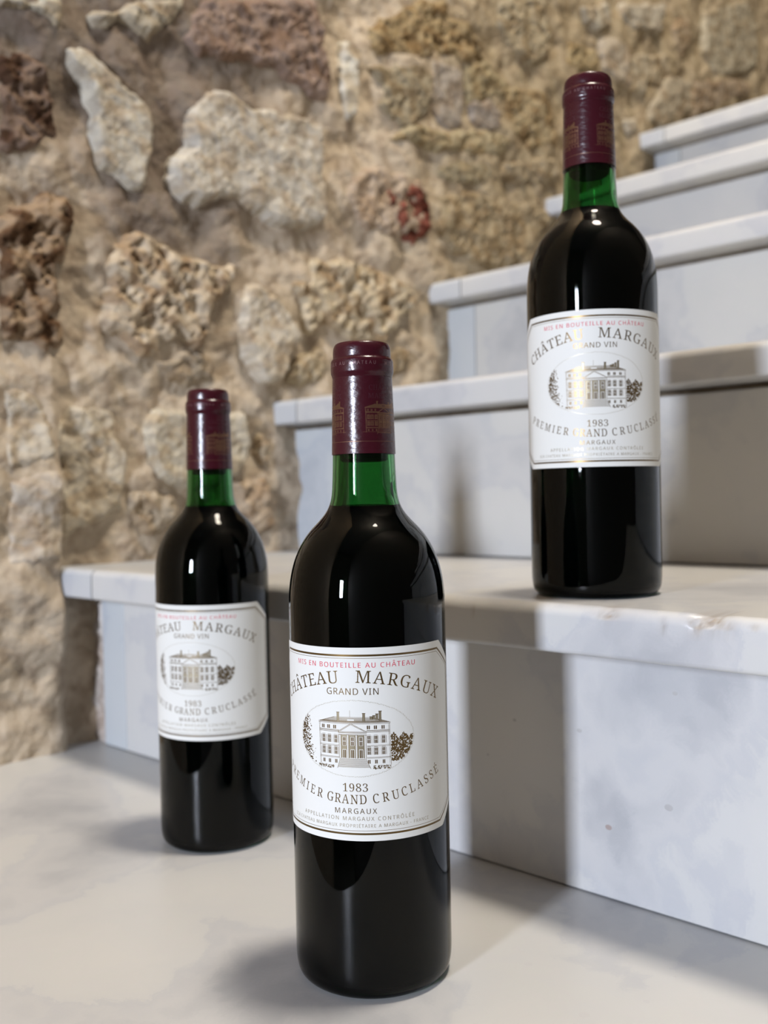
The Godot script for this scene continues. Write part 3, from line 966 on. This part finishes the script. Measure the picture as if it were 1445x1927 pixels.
func build_bottles() -> void:
	# glass
	var glass := plain(Color(0.35, 0.62, 0.385, 0.0), 0.0)
	glass.refraction_enabled = true
	glass.refraction_scale = 0.031
	var wine := plain(Color8(5, 5, 12), 0.25)
	wine.metallic_specular = 0.05
	var cork := plain(Color8(70, 46, 34), 0.85)
	# printed paper
	var sheet := label_sheet()
	var tex := sheet.textures(Color8(213, 213, 208), Color(1, 0.5, 0), [[Color8(104, 84, 52), 0.34, 0.75], [Color8(194, 44, 68), 0.45, 0.0], [Color8(150, 140, 116), 0.36, 0.6]])
	var paper := plain(Color(1, 1, 1), 1.0, 1.0)
	paper.albedo_texture = tex[0]
	paper.roughness_texture = tex[1]
	paper.roughness_texture_channel = BaseMaterial3D.TEXTURE_CHANNEL_GREEN
	paper.metallic_texture = tex[1]
	paper.metallic_texture_channel = BaseMaterial3D.TEXTURE_CHANNEL_BLUE
	paper.texture_repeat = false
	paper.metallic_specular = 0.26
	# burgundy foil
	var csheet := capsule_sheet()
	var ctex := csheet.textures(Color8(54, 11, 22), Color(1, 0.25, 0), [[Color8(112, 84, 62), 0.4, 0.7], [Color8(52, 12, 25), 0.5, 0.0], [Color8(118, 92, 92), 0.4, 0.4]])
	var foil := plain(Color(1, 1, 1), 1.0, 1.0)
	foil.albedo_texture = ctex[0]
	foil.roughness_texture = ctex[1]
	foil.roughness_texture_channel = BaseMaterial3D.TEXTURE_CHANNEL_GREEN
	foil.metallic_texture = ctex[1]
	foil.metallic_texture_channel = BaseMaterial3D.TEXTURE_CHANNEL_BLUE
	foil.metallic_specular = 0.45
	var crinkle := noise(71, 0.03, 3)
	var bump := noise_texture(crinkle, 512, [])
	foil.heightmap_enabled = true
	foil.heightmap_texture = bump
	foil.heightmap_scale = 0.012

	var outer := mm([0, 9, 12, 8, 22, 4.5, 28, 1.0, 31.5, 0.1, 34.2, 0.8, 36.4, 3.6, 37.3, 8.5, 37.5, 14])
	outer = smooth(outer, 4)
	outer.append_array(smooth(mm([37.5, 174, 37.3, 181, 36.6, 187.5, 35.1, 194.5, 32.8, 200.8, 29.8, 206.4, 26.1, 211.3, 22.2, 215.4, 18.9, 219.4, 16.9, 223.4, 15.8, 228, 15.3, 235, 14.9, 247.1, 14.4, 265, 13.8, 283]), 4))
	outer.append_array(mm([14.4, 284.8, 14.5, 290.5, 13.4, 292.4, 13.4, 296.5, 12.6, 298, 10.6, 298, 10.2, 296.5, 10.2, 280]))
	outer.append_array(smooth(mm([11.7, 250, 12.5, 236, 13.0, 228, 14.0, 223, 15.6, 219, 18.9, 214.6, 22.8, 210.4, 26.6, 205.6, 29.9, 200, 32.3, 193.5, 34.0, 186.5, 34.7, 178]), 3))
	outer.append_array(smooth(mm([34.8, 12, 33.8, 6.5, 29, 4.2, 21, 8.3, 10, 12.3, 0, 13]), 3))
	var glass_mesh := lathe(outer, 128)
	var fluid := smooth(mm([0, 12.6, 10, 11.9, 21, 7.9, 29, 3.8, 34.1, 6.2, 35.2, 12]), 3)
	fluid.append_array(smooth(mm([35.1, 178, 34.4, 186.5, 32.7, 193.5, 30.3, 200, 27.0, 205.6, 23.2, 210.4, 19.3, 214.6, 16.0, 219, 14.6, 222.2]), 3))
	fluid.append_array(mm([14.6, 222.2, 0, 222.2]))
	var wine_mesh := lathe(fluid, 96)
	var cork_mesh := lathe(mm([0, 243.8, 10.6, 243.8, 11.5, 244.6, 11.5, 244.6, 11.0, 262, 10.1, 282, 10.1, 296, 10.1, 296, 0, 296]), 48)
	var cap := mm([15.0, 247.0, 15.3, 247.0, 15.3, 247.0])
	cap.append_array(smooth(mm([15.28, 247.2, 14.9, 262, 14.35, 281.5, 14.3, 283.4, 14.65, 284.7, 14.95, 285.6, 15.0, 287, 14.95, 290.2, 14.7, 291.6, 14.1, 292.4, 13.85, 293.0, 13.8, 295.6, 13.5, 297.8, 12.7, 299.4, 11.6, 300, 10.8, 299.8]), 4))
	cap.append_array(mm([10.6, 299.5, 0, 299.3]))
	var cap_mesh := lathe(cap, 96, 0.247, 0.3)
	var paper_mesh := label_mesh()

	# [x, depth, stands at, label turned from the line to the camera, label]
	var first: Node3D = null
	for b in [[-0.00911, 0.48004, 0.0, -10.5, "largest and nearest dark wine bottle on the marble floor, its cream label in sharp focus"],
			[-0.11632, 0.67038, 0.0, -21.8, "smaller dark wine bottle further back on the marble floor near the stone wall"],
			[0.12396, 0.58647, RISE, 3.5, "dark wine bottle standing on the first marble tread, highest of the three"]]:
		var turn := atan2(-b[0], b[1]) + deg_to_rad(b[3])
		var at := Transform3D(Basis(Vector3.UP, turn), Vector3(b[0], b[2], -b[1]))
		if first:
			var o := first.duplicate() as Node3D
			o.name = numbered("wine_bottle", self)
			o.transform = at
			tag(o, b[4], "bottle", "three red wine bottles on the marble stair")
			add_child(o, true)
			continue
		first = thing("wine_bottle", b[4], "bottle", at, "three red wine bottles on the marble stair")
		put("bottle_glass", glass_mesh, glass, first)
		put("wine", wine_mesh, wine, first)
		put("cork", cork_mesh, cork, first)
		put("capsule", cap_mesh, foil, first).set_meta("label", "burgundy foil capsule with gold printing")
		put("paper_label", paper_mesh, paper, first).set_meta("label", "cream paper label with gold border and an engraved mansion")
